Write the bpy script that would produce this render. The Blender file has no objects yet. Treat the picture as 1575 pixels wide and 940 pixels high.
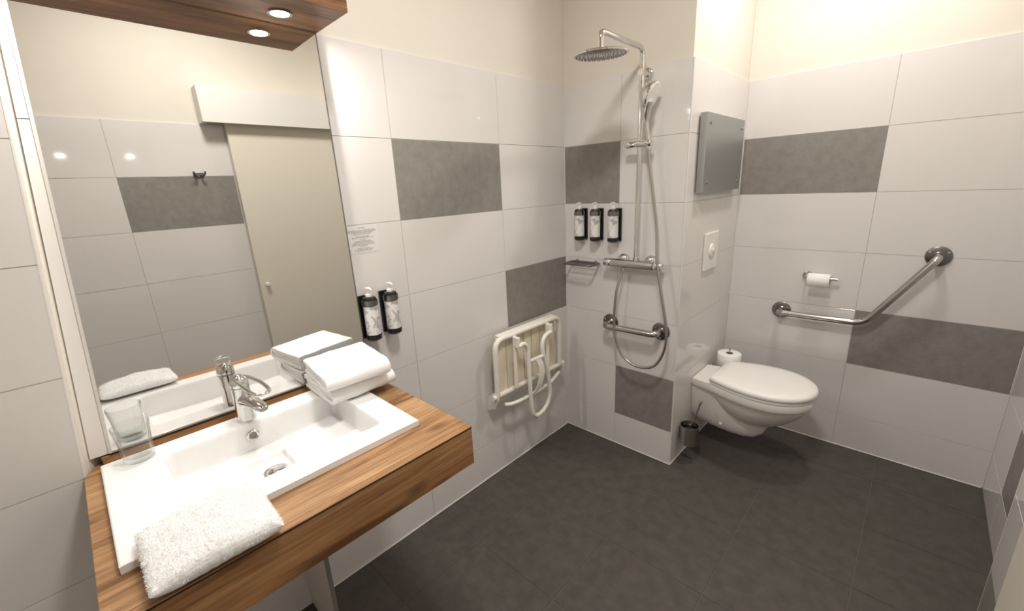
import bpy, bmesh, math, random
from mathutils import Vector, Matrix, noise

random.seed(7)
S = bpy.context.scene
C = S.collection

# ------------------------------------------------------------------ camera
cam_d = bpy.data.cameras.new('camera')
cam_d.sensor_fit = 'HORIZONTAL'
cam_d.sensor_width = 36.0
cam_d.lens = 651.606 / 1575.0 * 36.0
cam_d.clip_start = 0.02
cam = bpy.data.objects.new('camera', cam_d)
C.objects.link(cam)
cam.location = (1.4791, -0.0989, 1.5069)
cam.rotation_mode = 'XYZ'
cam.rotation_euler = (1.2965, 0.0464, 0.7577)
S.camera = cam

# ------------------------------------------------------------------ world / exposure
W = bpy.data.worlds.new('world')
S.world = W
W.use_nodes = True
W.node_tree.nodes['Background'].inputs[0].default_value = (1.0, 0.95, 0.88, 1)
W.node_tree.nodes['Background'].inputs[1].default_value = 0.0
S.view_settings.view_transform = 'Standard'
S.view_settings.look = 'None'
S.view_settings.gamma = 1.0
S.view_settings.use_curve_mapping = False
S.view_settings.exposure = 0.60

NICHE_W, SPOT_W, ENTRY_FILL_W = 8.6, 2.2, 15.5       # lamp powers (each lamp is built with its fixture below)
LIGHT_COL = (1.0, 0.965, 0.92)

# ------------------------------------------------------------------ helpers
ORG = {}

def link(o):
    C.objects.link(o)
    return o

def thing(name, label, cat, loc=(0, 0, 0), group=None):
    o = link(bpy.data.objects.new(name, None))
    o.empty_display_size = 0.05
    o.location = loc
    o['label'] = label
    o['category'] = cat
    if group:
        o['group'] = group
    ORG[o] = Vector(loc)
    return o

def part(name, bm, mat, parent=None, smooth=False, label=None, kind=None):
    """bm is in world coordinates; becomes one mesh object under parent"""
    org = ORG[parent] if parent is not None else Vector((0, 0, 0))
    bmesh.ops.recalc_face_normals(bm, faces=bm.faces)
    if parent is not None:
        bmesh.ops.translate(bm, verts=bm.verts, vec=-org)
    me = bpy.data.meshes.new(name)
    bm.to_mesh(me)
    bm.free()
    if smooth:
        for p in me.polygons:
            p.use_smooth = True
        try:
            me.set_sharp_from_angle(angle=math.radians(smooth if isinstance(smooth, (int, float)) and smooth is not True else 40))
        except Exception:
            pass
    o = link(bpy.data.objects.new(name, me))
    if mat is not None:
        me.materials.append(mat)
    if parent is not None:
        o.parent = parent
    ORG[o] = org
    if label:
        o['label'] = label
    if kind:
        o['kind'] = kind
    return o

def struct(name, bm, mat, label=None):
    o = part(name, bm, mat)
    o['kind'] = 'structure'
    if label:
        o['label'] = label
    return o

def single(name, bm, mat, label, cat, smooth=False, group=None):
    o = part(name, bm, mat, None, smooth)
    o['label'] = label
    o['category'] = cat
    if group:
        o['group'] = group
    return o

def copy_tree(o, dloc, parent=None):
    c = o.copy()
    link(c)
    if parent is None:
        c.location = Vector(o.location) + Vector(dloc)
        ORG[c] = ORG[o] + Vector(dloc)
    else:
        c.parent = parent
        ORG[c] = ORG[parent]
    for ch in list(o.children):
        copy_tree(ch, dloc, c)
    return c

def box(bm, lo, hi, bevel=0.0, seg=2):
    lo, hi = Vector(lo), Vector(hi)
    r = bmesh.ops.create_cube(bm, size=1.0)
    vs = r['verts']
    for v in vs:
        v.co = Vector(((lo[i] + hi[i]) / 2 + v.co[i] * (hi[i] - lo[i]) for i in range(3)))
    if bevel > 0:
        es = list({e for v in vs for e in v.link_edges})
        bmesh.ops.bevel(bm, geom=es, offset=bevel, segments=seg, affect='EDGES', profile=0.5)
    return bm

def newbox(lo, hi, bevel=0.0, seg=2):
    return box(bmesh.new(), lo, hi, bevel, seg)

def loft(bm, rings, cap0=True, cap1=True, closed=True):
    vr = [[bm.verts.new(p) for p in r] for r in rings]
    n = len(vr[0])
    for a, b in zip(vr, vr[1:]):
        for i in range(n if closed else n - 1):
            j = (i + 1) % n
            try:
                bm.faces.new((a[i], a[j], b[j], b[i]))
            except ValueError:
                pass
    if cap0 and closed:
        bm.faces.new(vr[0])
    if cap1 and closed:
        bm.faces.new(list(reversed(vr[-1])))
    return bm

def frame_of(d):
    d = d.normalized()
    up = Vector((0, 0, 1)) if abs(d.z) < 0.95 else Vector((1, 0, 0))
    s = d.cross(up).normalized()
    return s, s.cross(d).normalized()

def tube(bm, pts, r, seg=14, closed=False):
    pts = [Vector(p) for p in pts]
    n = len(pts)
    rr = r if isinstance(r, (list, tuple)) else [r] * n
    rings = []
    s = u = None
    for i, p in enumerate(pts):
        if closed:
            d = pts[(i + 1) % n] - pts[i - 1]
        else:
            d = (pts[min(i + 1, n - 1)] - pts[max(i - 1, 0)])
        d.normalize()
        if s is None:
            s, u = frame_of(d)
        else:
            s = (s - d * s.dot(d)).normalized()
            u = s.cross(d).normalized()
        rings.append([p + (s * math.cos(2 * math.pi * k / seg) + u * math.sin(2 * math.pi * k / seg)) * rr[i] for k in range(seg)])
    if closed:
        rings.append(rings[0])
        vr = [[bm.verts.new(p) for p in rg] for rg in rings[:-1]]
        vr.append(vr[0])
        for a, b in zip(vr, vr[1:]):
            for i in range(seg):
                j = (i + 1) % seg
                bm.faces.new((a[i], a[j], b[j], b[i]))
        return bm
    return loft(bm, rings)

def catmull(pts, n=8):
    P = [Vector(p) for p in pts]
    P = [P[0] * 2 - P[1]] + P + [P[-1] * 2 - P[-2]]
    out = []
    for i in range(1, len(P) - 2):
        p0, p1, p2, p3 = P[i - 1:i + 3]
        for k in range(n):
            t = k / n
            out.append(0.5 * ((2 * p1) + (p2 - p0) * t + (2 * p0 - 5 * p1 + 4 * p2 - p3) * t * t + (3 * p1 - p0 - 3 * p2 + p3) * t ** 3))
    out.append(P[-2])
    return out

def fillet(pts, r, n=6):
    """polyline with rounded corners"""
    P = [Vector(p) for p in pts]
    out = [P[0]]
    for a, b, c in zip(P, P[1:], P[2:]):
        d0, d1 = (a - b), (c - b)
        rr = min(r, d0.length * 0.49, d1.length * 0.49)
        p0, p2 = b + d0.normalized() * rr, b + d1.normalized() * rr
        for k in range(n + 1):
            t = k / n
            out.append(p0 * (1 - t) ** 2 + b * 2 * t * (1 - t) + p2 * t * t)
    out.append(P[-1])
    return out

def lathe(bm, prof, base, axis=(0, 0, 1), seg=28, cap=True):
    """prof: list of (radius, height along axis)"""
    ax = Vector(axis).normalized()
    s, u = frame_of(ax)
    b = Vector(base)
    rings = []
    for r, h in prof:
        r = max(r, 1e-5)
        rings.append([b + ax * h + (s * math.cos(2 * math.pi * k / seg) + u * math.sin(2 * math.pi * k / seg)) * r for k in range(seg)])
    return loft(bm, rings, cap, cap)

def newtube(pts, r, seg=14):
    return tube(bmesh.new(), pts, r, seg)

def newlathe(prof, base, axis=(0, 0, 1), seg=28):
    return lathe(bmesh.new(), prof, base, axis, seg)

# ------------------------------------------------------------------ materials
def mat(name, col, rough=0.5, metal=0.0, spec=0.5, trans=0.0, ior=1.45, coat=0.0):
    m = bpy.data.materials.new(name)
    m.use_nodes = True
    b = m.node_tree.nodes['Principled BSDF']
    b.inputs['Base Color'].default_value = (*col, 1)
    b.inputs['Roughness'].default_value = rough
    b.inputs['Metallic'].default_value = metal
    b.inputs['Specular IOR Level'].default_value = spec
    b.inputs['Transmission Weight'].default_value = trans
    b.inputs['IOR'].default_value = ior
    b.inputs['Coat Weight'].default_value = coat
    return m

def nodes(m):
    return m.node_tree.nodes, m.node_tree.links, m.node_tree.nodes['Principled BSDF']

def add_noise(m, c0, c1, scale=(8, 8, 8), detail=4, bump=0.0, lo=0.35, hi=0.65, rough=None):
    n, l, b = nodes(m)
    tc = n.new('ShaderNodeTexCoord')
    mp = n.new('ShaderNodeMapping')
    mp.inputs['Scale'].default_value = scale
    tx = n.new('ShaderNodeTexNoise')
    tx.inputs['Scale'].default_value = 1.0
    tx.inputs['Detail'].default_value = detail
    tx.inputs['Roughness'].default_value = 0.6
    rp = n.new('ShaderNodeValToRGB')
    rp.color_ramp.elements[0].position = lo
    rp.color_ramp.elements[0].color = (*c0, 1)
    rp.color_ramp.elements[1].position = hi
    rp.color_ramp.elements[1].color = (*c1, 1)
    l.new(tc.outputs['Object'], mp.inputs[0])
    l.new(mp.outputs[0], tx.inputs['Vector'])
    l.new(tx.outputs[0], rp.inputs[0])
    l.new(rp.outputs[0], b.inputs['Base Color'])
    if bump:
        bp = n.new('ShaderNodeBump')
        bp.inputs['Strength'].default_value = bump
        bp.inputs['Distance'].default_value = 0.002
        l.new(tx.outputs[0], bp.inputs['Height'])
        l.new(bp.outputs[0], b.inputs['Normal'])
    return m

M_TILE = mat('white_tile', (0.715, 0.683, 0.662), 0.06, spec=0.55)
M_GREY = add_noise(mat('grey_tile', (0.2, 0.18, 0.165), 0.42, spec=0.35), (0.232, 0.212, 0.192), (0.275, 0.253, 0.231), (26, 26, 26), 10, 0.1)
M_FLOOR = add_noise(mat('floor_tile', (0.06, 0.05, 0.045), 0.5, spec=0.35), (0.068, 0.0590, 0.0515), (0.090, 0.0790, 0.0700), (17, 17, 17), 12, 0.1)
M_GROUT = mat('grout', (0.54, 0.50, 0.47), 0.85)
M_FGROUT = mat('floor_grout', (0.125, 0.112, 0.10), 0.9)
M_PAINT = add_noise(mat('cream_paint', (0.74, 0.69, 0.61), 0.7, spec=0.2), (0.725, 0.675, 0.595), (0.75, 0.70, 0.62), (3, 3, 3), 3)
M_CEIL = mat('ceiling_paint', (0.80, 0.77, 0.72), 0.8, spec=0.2)
M_SEAL = mat('white_sealant', (0.78, 0.75, 0.70), 0.5)
M_TRIM = mat('white_trim', (0.80, 0.77, 0.73), 0.3)
M_CHROME = mat('chrome', (0.74, 0.73, 0.72), 0.09, 1.0)
M_STEEL = mat('satin_steel', (0.50, 0.48, 0.46), 0.22, 1.0)
M_DSTEEL = mat('dark_steel', (0.23, 0.22, 0.21), 0.3, 1.0)
M_BRUSH = mat('brushed_panel', (0.38, 0.39, 0.38), 0.38, 0.75)
M_CERAM = mat('sanitary_ceramic', (0.84, 0.83, 0.82), 0.08, spec=0.55, coat=0.3)
M_TOILET = mat('toilet_ceramic', (0.80, 0.76, 0.72), 0.10, spec=0.5)
M_LID = mat('toilet_lid_plastic', (0.84, 0.81, 0.78), 0.25)
M_MIRROR = mat('mirror_glass', (0.79, 0.785, 0.765), 0.0, 1.0)
M_BLACK = mat('black_plastic', (0.012, 0.012, 0.012), 0.3)
M_DARK = mat('dark_gap', (0.015, 0.012, 0.010), 0.7)
M_WHITEP = mat('white_plastic', (0.82, 0.80, 0.77), 0.35)
M_CREAM = mat('cream_plastic', (0.82, 0.78, 0.71), 0.35)
M_SLAT = add_noise(mat('aged_cream_slat', (0.66, 0.56, 0.38), 0.45), (0.70, 0.60, 0.43), (0.80, 0.73, 0.60), (30, 30, 4), 3)
M_DOOR = mat('cream_door', (0.70, 0.655, 0.56), 0.45)
M_COVER = mat('track_cover_white', (0.74, 0.72, 0.68), 0.4)
def thin_glass(name):
    m = bpy.data.materials.new(name)
    m.use_nodes = True
    n, l = m.node_tree.nodes, m.node_tree.links
    n.clear()
    out = n.new('ShaderNodeOutputMaterial')
    mixs = n.new('ShaderNodeMixShader')
    tr = n.new('ShaderNodeBsdfTransparent')
    tr.inputs[0].default_value = (0.965, 0.970, 0.968, 1)
    gl = n.new('ShaderNodeBsdfGlossy')
    gl.inputs['Roughness'].default_value = 0.02
    lw = n.new('ShaderNodeLayerWeight')
    lw.inputs[0].default_value = 0.5
    pw = n.new('ShaderNodeMath')
    pw.operation = 'POWER'
    pw.inputs[1].default_value = 3.0
    ml = n.new('ShaderNodeMath')
    ml.operation = 'MULTIPLY_ADD'
    ml.inputs[1].default_value = 0.85
    ml.inputs[2].default_value = 0.03
    l.new(lw.outputs['Facing'], pw.inputs[0])
    l.new(pw.outputs[0], ml.inputs[0])
    l.new(ml.outputs[0], mixs.inputs[0])
    l.new(tr.outputs[0], mixs.inputs[1])
    l.new(gl.outputs[0], mixs.inputs[2])
    l.new(mixs.outputs[0], out.inputs[0])
    return m

M_GLASS = thin_glass('clear_glass')
M_TOWEL = mat('white_terry', (0.86, 0.85, 0.84), 0.95, spec=0.1)
M_PILE = mat('terry_loops', (0.95, 0.945, 0.94), 0.95, spec=0.05)
M_PAPER = mat('toilet_paper', (0.86, 0.84, 0.81), 0.95, spec=0.1)
M_CARD = mat('cardboard_core', (0.30, 0.24, 0.18), 0.9)
M_NOTICE = mat('notice_sheet', (0.74, 0.71, 0.69), 0.25)
M_INK = mat('grey_ink', (0.16, 0.15, 0.15), 0.8)
M_PANEL = mat('laminate_panel', (0.62, 0.58, 0.53), 0.5)
M_EDGE = mat('grey_edge_band', (0.21, 0.19, 0.165), 0.5)

def wood(name, c0, c1, c2, seedoff):
    m = mat(name, c1, 0.42, spec=0.35)
    n, l, b = nodes(m)
    tc = n.new('ShaderNodeTexCoord')
    mp = n.new('ShaderNodeMapping')
    mp.inputs['Location'].default_value = (seedoff, seedoff * 0.7, seedoff * 1.3)
    mp.inputs['Scale'].default_value = (22, 1.9, 22)
    t1 = n.new('ShaderNodeTexNoise')
    t1.inputs['Scale'].default_value = 1.0
    t1.inputs['Detail'].default_value = 7
    t1.inputs['Roughness'].default_value = 0.62
    t1.inputs['Distortion'].default_value = 0.7
    rp = n.new('ShaderNodeValToRGB')
    e = rp.color_ramp.elements
    e[0].position, e[0].color = 0.34, (*c0, 1)
    e[1].position, e[1].color = 0.66, (*c2, 1)
    k = e.new(0.48)
    k.color = (*c1, 1)
    # fine grain streaks
    mp2 = n.new('ShaderNodeMapping')
    mp2.inputs['Location'].default_value = (seedoff * 2, 0, seedoff)
    mp2.inputs['Scale'].default_value = (170, 6, 170)
    t2 = n.new('ShaderNodeTexNoise')
    t2.inputs['Scale'].default_value = 1.0
    t2.inputs['Detail'].default_value = 3
    r2 = n.new('ShaderNodeValToRGB')
    r2.color_ramp.elements[0].position, r2.color_ramp.elements[0].color = 0.3, (0.62, 0.58, 0.54, 1)
    r2.color_ramp.elements[1].position, r2.color_ramp.elements[1].color = 0.6, (1, 1, 1, 1)
    # knots
    mp3 = n.new('ShaderNodeMapping')
    mp3.inputs['Location'].default_value = (seedoff * 0.3, seedoff, seedoff * 0.9)
    mp3.inputs['Scale'].default_value = (9, 4.2, 9)
    vo = n.new('ShaderNodeTexVoronoi')
    vo.inputs['Scale'].default_value = 1.0
    r3 = n.new('ShaderNodeValToRGB')
    r3.color_ramp.elements[0].position, r3.color_ramp.elements[0].color = 0.05, (0.30, 0.22, 0.16, 1)
    r3.color_ramp.elements[1].position, r3.color_ramp.elements[1].color = 0.20, (1, 1, 1, 1)
    mx = n.new('ShaderNodeMixRGB')
    mx.blend_type = 'MULTIPLY'
    mx.inputs[0].default_value = 0.8
    mx2 = n.new('ShaderNodeMixRGB')
    mx2.blend_type = 'MULTIPLY'
    mx2.inputs[0].default_value = 0.75
    for q in (mp, mp2, mp3):
        l.new(tc.outputs['Object'], q.inputs[0])
    l.new(mp.outputs[0], t1.inputs['Vector'])
    l.new(mp2.outputs[0], t2.inputs['Vector'])
    l.new(mp3.outputs[0], vo.inputs['Vector'])
    l.new(t1.outputs[0], rp.inputs[0])
    l.new(t2.outputs[0], r2.inputs[0])
    l.new(vo.outputs['Distance'], r3.inputs[0])
    l.new(rp.outputs[0], mx.inputs[1])
    l.new(r2.outputs[0], mx.inputs[2])
    l.new(mx.outputs[0], mx2.inputs[1])
    l.new(r3.outputs[0], mx2.inputs[2])
    l.new(mx2.outputs[0], b.inputs['Base Color'])
    bp = n.new('ShaderNodeBump')
    bp.inputs['Strength'].default_value = 0.15
    bp.inputs['Distance'].default_value = 0.001
    l.new(t2.outputs[0], bp.inputs['Height'])
    l.new(bp.outputs[0], b.inputs['Normal'])
    return m

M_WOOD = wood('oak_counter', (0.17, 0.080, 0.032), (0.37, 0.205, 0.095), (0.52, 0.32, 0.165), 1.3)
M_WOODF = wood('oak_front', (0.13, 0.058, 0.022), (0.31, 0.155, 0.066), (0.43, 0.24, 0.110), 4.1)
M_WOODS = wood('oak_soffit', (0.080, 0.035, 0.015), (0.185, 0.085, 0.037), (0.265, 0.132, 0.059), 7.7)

def label_print(name, seed):
    m = mat(name, (0.8, 0.8, 0.78), 0.5)
    n, l, b = nodes(m)
    tc = n.new('ShaderNodeTexCoord')
    mp = n.new('ShaderNodeMapping')
    mp.inputs['Location'].default_value = (seed, seed, seed)
    mp.inputs['Scale'].default_value = (26, 26, 22)
    t = n.new('ShaderNodeTexNoise')
    t.inputs['Scale'].default_value = 1.0
    t.inputs['Detail'].default_value = 2.5
    t.inputs['Distortion'].default_value = 1.6
    r = n.new('ShaderNodeValToRGB')
    r.color_ramp.elements[0].position, r.color_ramp.elements[0].color = 0.40, (0.42, 0.41, 0.40, 1)
    r.color_ramp.elements[1].position, r.color_ramp.elements[1].color = 0.52, (0.78, 0.76, 0.75, 1)
    l.new(tc.outputs['Object'], mp.inputs[0])
    l.new(mp.outputs[0], t.inputs['Vector'])
    l.new(t.outputs[0], r.inputs[0])
    l.new(r.outputs[0], b.inputs['Base Color'])
    return m

M_LABEL = label_print('bottle_label_print', 3.0)

def emis(name, col, strength):
    m = mat(name, (0.9, 0.9, 0.9), 0.4)
    b = m.node_tree.nodes['Principled BSDF']
    b.inputs['Emission Color'].default_value = (*col, 1)
    b.inputs['Emission Strength'].default_value = strength
    return m

M_LAMP = emis('lamp_lens', (1.0, 0.95, 0.88), 14.0)
M_DIFF = emis('lamp_diffuser', (1.0, 0.93, 0.84), 6.0)

# ------------------------------------------------------------------ room dimensions
ZT = 1.998          # top of the wall tiles
H = 2.80            # ceiling
YB, YD, XC, XE = 1.897, 2.669, 0.682, 1.890
YF = -1.15          # wall behind the photographer
TH = 0.009          # tile thickness
GAP = 0.0011
ROWS = [ZT - 0.3 * k for k in range(7)] + [0.0]

# ------------------------------------------------------------------ structure
floor = struct('floor', newbox((-0.02, YF - 0.01, -0.08), (XE + 0.02, YD + 0.02, -0.0022)), M_FGROUT)
struct('ceiling', newbox((-0.12, YF - 0.1, H), (XE + 0.12, YD + 0.12, H + 0.08)), M_CEIL)

def wall_block(name, lo, hi):
    return struct(name, newbox(lo, hi), M_PAINT)

wall_left = wall_block('wall_left', (-0.12, YF - 0.1, -0.08), (-TH, YD + 0.12, H))
wall_shower = wall_block('wall_shower', (-TH + 0.0005, YB + TH, -0.08), (XC - TH, YD + TH, H))
wall_back = wall_block('wall_back', (XC - TH + 0.0005, YD + TH, -0.08), (XE + TH, YD + 0.12, H))
XN, YN = 1.828, 1.790      # the entrance part of the right wall stands 5 cm further into the room
wall_right = wall_block('wall_right', (XE + TH, YN - 0.2, -0.08), (XE + 0.12, YD + 0.12, H))
wall_entrance = wall_block('wall_entrance', (XN + TH, YF - 0.1, -0.08), (XE + TH - 0.0005, YN - TH, H))
wall_front = wall_block('wall_front', (-TH, YF - 0.1, -0.08), (XE + TH, YF, H))

# grout beds behind the tiles (thin plates, a hair behind the tile faces)
def bed(parent, lo, hi):
    return part('grout_bed', newbox(lo, hi), M_GROUT, parent)

def tile_panel(parent, axis, face, inward, cols, rows, greys):
    """tiles on the plane axis=face; inward = +1/-1 towards the room; cols and rows are joint lines"""
    for ci in range(len(cols) - 1):
        for ri in range(len(rows) - 1):
            a0, a1 = cols[ci] + GAP, cols[ci + 1] - GAP
            z1, z0 = rows[ri] - GAP, rows[ri + 1] + GAP
            if ri == 0:
                z1 = rows[0]
            if axis == 'x':
                lo = (min(face, face - inward * TH), a0, z0)
                hi = (max(face, face - inward * TH), a1, z1)
            else:
                lo = (a0, min(face, face - inward * TH), z0)
                hi = (a1, max(face, face - inward * TH), z1)
            part('tile', newbox(lo, hi, 0.0006, 1), M_GREY if (ci, ri) in greys else M_TILE, parent)

# wall A (mirror and shower seat side)
tile_panel(wall_left, 'x', 0.0, 1, [-0.311, 0.256, 0.823, 1.390, YB], ROWS, {(2, 1), (3, 3)})
bed(wall_left, (-TH, -0.3, 0.0), (-0.0018, YB, ZT - 0.002))
# shower end wall and the side of the boxed-out pillar
tile_panel(wall_shower, 'y', YB, -1, [0.0, 0.340, XC - 0.004], ROWS, {(0, 1), (1, 5)})
tile_panel(wall_shower, 'x', XC, 1, [YB + 0.004, 2.464, YD], ROWS, set())
bed(wall_shower, (0.0, YB + 0.0018, 0.0), (XC - 0.004, YB + TH, ZT - 0.002))
bed(wall_shower, (XC - TH, YB + 0.004, 0.0), (XC - 0.0018, YD, ZT - 0.002))
part('corner_trim', newbox((XC - 0.004, YB, 0.0), (XC, YB + 0.004, ZT), 0.0012, 2), M_TRIM, wall_shower)
# toilet wall
tile_panel(wall_back, 'y', YD, -1, [XC, 1.300, XE], ROWS, {(0, 1), (1, 4)})
bed(wall_back, (XC, YD + 0.0018, 0.0), (XE, YD + TH, ZT - 0.002))
# door wall
RE = ROWS
tile_panel(wall_right, 'x', XE, -1, [YN, 2.312, YD], ROWS, {(0, 5)})
bed(wall_right, (XE + 0.0018, YN, 0.0), (XE + TH, YD, 1.99))
tile_panel(wall_entrance, 'x', XN, -1, [YF, -0.391, 0.176, 0.743, 1.310, YN - 0.004], RE, {(2, 1), (4, 6)})
bed(wall_entrance, (XN + 0.0018, YF, 0.0), (XN + TH, YN - 0.004, ZT - 0.002))
part('return_tile', newbox((XN + 0.004, YN - TH, 0.0), (XE, YN, ZT)), M_TILE, wall_entrance)
part('corner_trim', newbox((XN, YN - 0.004, 0.0), (XN + 0.004, YN, ZT), 0.0012, 2), M_TRIM, wall_entrance)

# floor tiles, 40 cm grid
fx = [0.0, 0.283, 0.688, 1.097, 1.499, XE]
fy = [YF, -0.687, -0.299, 0.089, 0.477, 0.857, 1.240, 1.632, 2.020, 2.410, YD]
FG = 0.0016
for i in range(len(fx) - 1):
    for j in range(len(fy) - 1):
        x0, x1, y0, y1 = fx[i] + FG, fx[i + 1] - FG, fy[j] + FG, fy[j + 1] - FG
        if y0 < YN and x1 > XN:
            if y1 > YN:
                y1 = y1
            x1 = XN - 0.001 if y1 < YN + 0.2 else x1
        if x1 <= XC + 0.01 and y0 >= YB:
            continue
        if x0 < XC < x1 and y1 > YB and y0 >= YB - 0.01:
            x0 = XC + 0.001
        elif x1 <= XC + 0.01 and y1 > YB:
            y1 = YB - 0.001
        elif x0 < XC and y1 > YB:
            x0 = XC + 0.001
        if y0 < YN < y1 and i == len(fx) - 2:
            part('floor_tile', newbox((XN - 0.001, YN + 0.001, -0.010), (XE - FG, y1, -0.0002)), M_FLOOR, floor)
        part('floor_tile', newbox((x0, y0, -0.010), (x1, y1, random.uniform(-0.0004, 0.0)), 0.0005, 1), M_FLOOR, floor)

# sealant beads along the foot of the walls
def bead(name, lo, hi):
    return struct(name, newbox(lo, hi, 0.0012, 2), M_SEAL)

bead('trim_1', (0.0005, 0.02, 0.0005), (0.0045, YB - 0.0005, 0.0055))
bead('trim_2', (0.005, YB - 0.0045, 0.0005), (XC, YB - 0.0005, 0.0055))
bead('trim_3', (XC + 0.0005, YB, 0.0005), (XC + 0.0045, YD - 0.005, 0.0055))
bead('trim_4', (XC + 0.005, YD - 0.0045, 0.0005), (XE - 0.005, YD - 0.0005, 0.0055))
bead('trim_5', (0.0003, YB - 0.003, 0.006), (0.003, YB - 0.0003, ZT))
bead('trim_6', (XC + 0.0003, YD - 0.003, 0.006), (XC + 0.003, YD - 0.0003, ZT))
bead('trim_7', (XE - 0.003, YD - 0.003, 0.006), (XE - 0.0003, YD - 0.0003, ZT))

# pier beside the mirror, its edge slightly out of plumb
PX = 0.064
def pier_y(z):
    return -0.196 + (z - 0.86) * 0.089

SPLAY = 0.031              # the reveal splays back towards the mirror, less so higher up
def splay(z):
    return SPLAY - 0.013 * (z - 0.86) / 1.14

def side_y(x, z):
    return pier_y(z) + splay(z) * (1 - x / PX)

def prism(x0, x1, y_lo, z0, z1, inset=0.0):
    bm = bmesh.new()
    rings = []
    for z in (z0, z1):
        rings.append([(x0, y_lo, z), (x1, y_lo, z), (x1, side_y(x1, z) - inset, z), (x0, side_y(x0, z) - inset, z)])
    return loft(bm, rings)

wall_pier = struct('wall_pier', prism(0.0004, PX - TH, YF + 0.002, 0.0, H), M_PAINT)
pz = [1.985, 1.652, 1.387, 1.121, 0.855, 0.588, 0.321, 0.054]
for a, b in zip(pz, pz[1:]):
    part('tile', prism(PX - TH, PX, -0.75, b + GAP, a - GAP, 0.0035), M_TILE, wall_pier)
part('grout_bed', prism(PX - TH + 0.0002, PX - 0.0018, -0.75, 0.06, 1.983, 0.004), M_GROUT, wall_pier)
part('corner_trim', loft(bmesh.new(), [[(PX - 0.006, pier_y(z) - 0.0035, z), (PX + 0.0004, pier_y(z) - 0.0035, z), (PX + 0.0004, pier_y(z), z), (PX - 0.006, pier_y(z), z)] for z in (0.06, 1.985)]), M_TRIM, wall_pier)

# ------------------------------------------------------------------ mirror
MZ0, MZ1, MY1 = 0.886, 1.993, 0.580
mirror = thing('wall_mirror', 'large frameless wall mirror above the washbasin, under the wooden canopy', 'mirror', (0, 0.2, MZ0))
def left_edge(z):
    return pier_y(z) + splay(z) + 0.024 - 0.010 * (z - 0.86) / 1.14        # a tile strip, hidden by white filler, lies between the reveal and the glass

def mirror_x(z):
    return 0.040 - 0.0123 * (z - MZ0)          # hung a little proud of the tiles, foot further out than the top

def sheet(y0f, y1f, d0, d1):
    return loft(bmesh.new(), [[(mirror_x(z) - d0, y0f(z), z), (mirror_x(z) - d1, y0f(z), z), (mirror_x(z) - d1, y1f(z), z), (mirror_x(z) - d0, y1f(z), z)] for z in (MZ0, MZ1)])

part('glass', sheet(left_edge, lambda z: MY1, 0.0, 0.004), M_MIRROR, mirror)
part('backing', newbox((0.0006, left_edge(MZ1) + 0.012, MZ0 + 0.004), (0.0215, MY1 - 0.012, MZ1 - 0.004)), M_DARK, mirror)
part('bevelled_edge', loft(bmesh.new(), [[(mirror_x(z) - 0.004, left_edge(z) - 0.007, z), (mirror_x(z) - 0.003, left_edge(z) - 0.007, z), (mirror_x(z), left_edge(z) - 0.0002, z), (mirror_x(z) - 0.004, left_edge(z) - 0.0002, z)] for z in (MZ0, MZ1)]), M_TRIM, mirror)
for z0_, z1_ in ((MZ0, 1.697), (1.699, MZ1)):  # white filler added where the tile strip falls in the mirror's shade
    part('strip_filler', loft(bmesh.new(), [[(0.0006, side_y(0.0, z) + 0.0008, z), (mirror_x(z) - 0.006, side_y(mirror_x(z), z) + 0.0008, z), (mirror_x(z) - 0.0045, left_edge(z) - 0.0075, z), (0.0006, left_edge(z) - 0.0075, z)] for z in (z0_, z1_)]), M_TRIM, mirror, label='white filler added over the shaded tile strip beside the glass')
part('edge_strip', sheet(lambda z: MY1 + 0.0001, lambda z: MY1 + 0.0035, -0.0006, 0.010), M_DSTEEL, mirror)
part('bottom_channel', newbox((0.0006, left_edge(MZ0) - 0.004, MZ0 - 0.005), (0.0412, MY1, MZ0 - 0.0002)), M_DARK, mirror)

# ------------------------------------------------------------------ wooden canopy with spotlights
cany = thing('light_canopy', 'brown wood-grain canopy box with recessed spotlights above the mirror', 'canopy', (0.0, 0.2, 1.9935))
SX1, SY0, SY1, SZ = 0.232, pier_y(2.0) + splay(2.0) + 0.002, 0.587, 1.9935
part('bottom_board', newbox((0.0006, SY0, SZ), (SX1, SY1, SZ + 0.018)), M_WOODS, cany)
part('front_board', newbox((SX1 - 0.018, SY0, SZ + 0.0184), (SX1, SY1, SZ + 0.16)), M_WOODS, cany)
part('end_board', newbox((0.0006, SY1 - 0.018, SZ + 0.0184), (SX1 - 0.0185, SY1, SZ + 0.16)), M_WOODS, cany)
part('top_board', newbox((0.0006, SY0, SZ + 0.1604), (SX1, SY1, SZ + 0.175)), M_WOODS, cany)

def lamp(name, kind, loc, power, size, parent, spot=None, blend=0.5):
    d = bpy.data.lights.new(name, kind)
    d.energy = power
    d.color = LIGHT_COL
    if kind == 'AREA':
        d.shape = 'DISK'
        d.size = size
    elif kind == 'SPOT':
        d.shadow_soft_size = size
        d.spot_size = math.radians(spot)
        d.spot_blend = blend
    else:
        d.shadow_soft_size = size
    o = link(bpy.data.objects.new(name, d))
    o.parent = parent
    o.location = Vector(loc) - ORG[parent]
    return o

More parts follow.
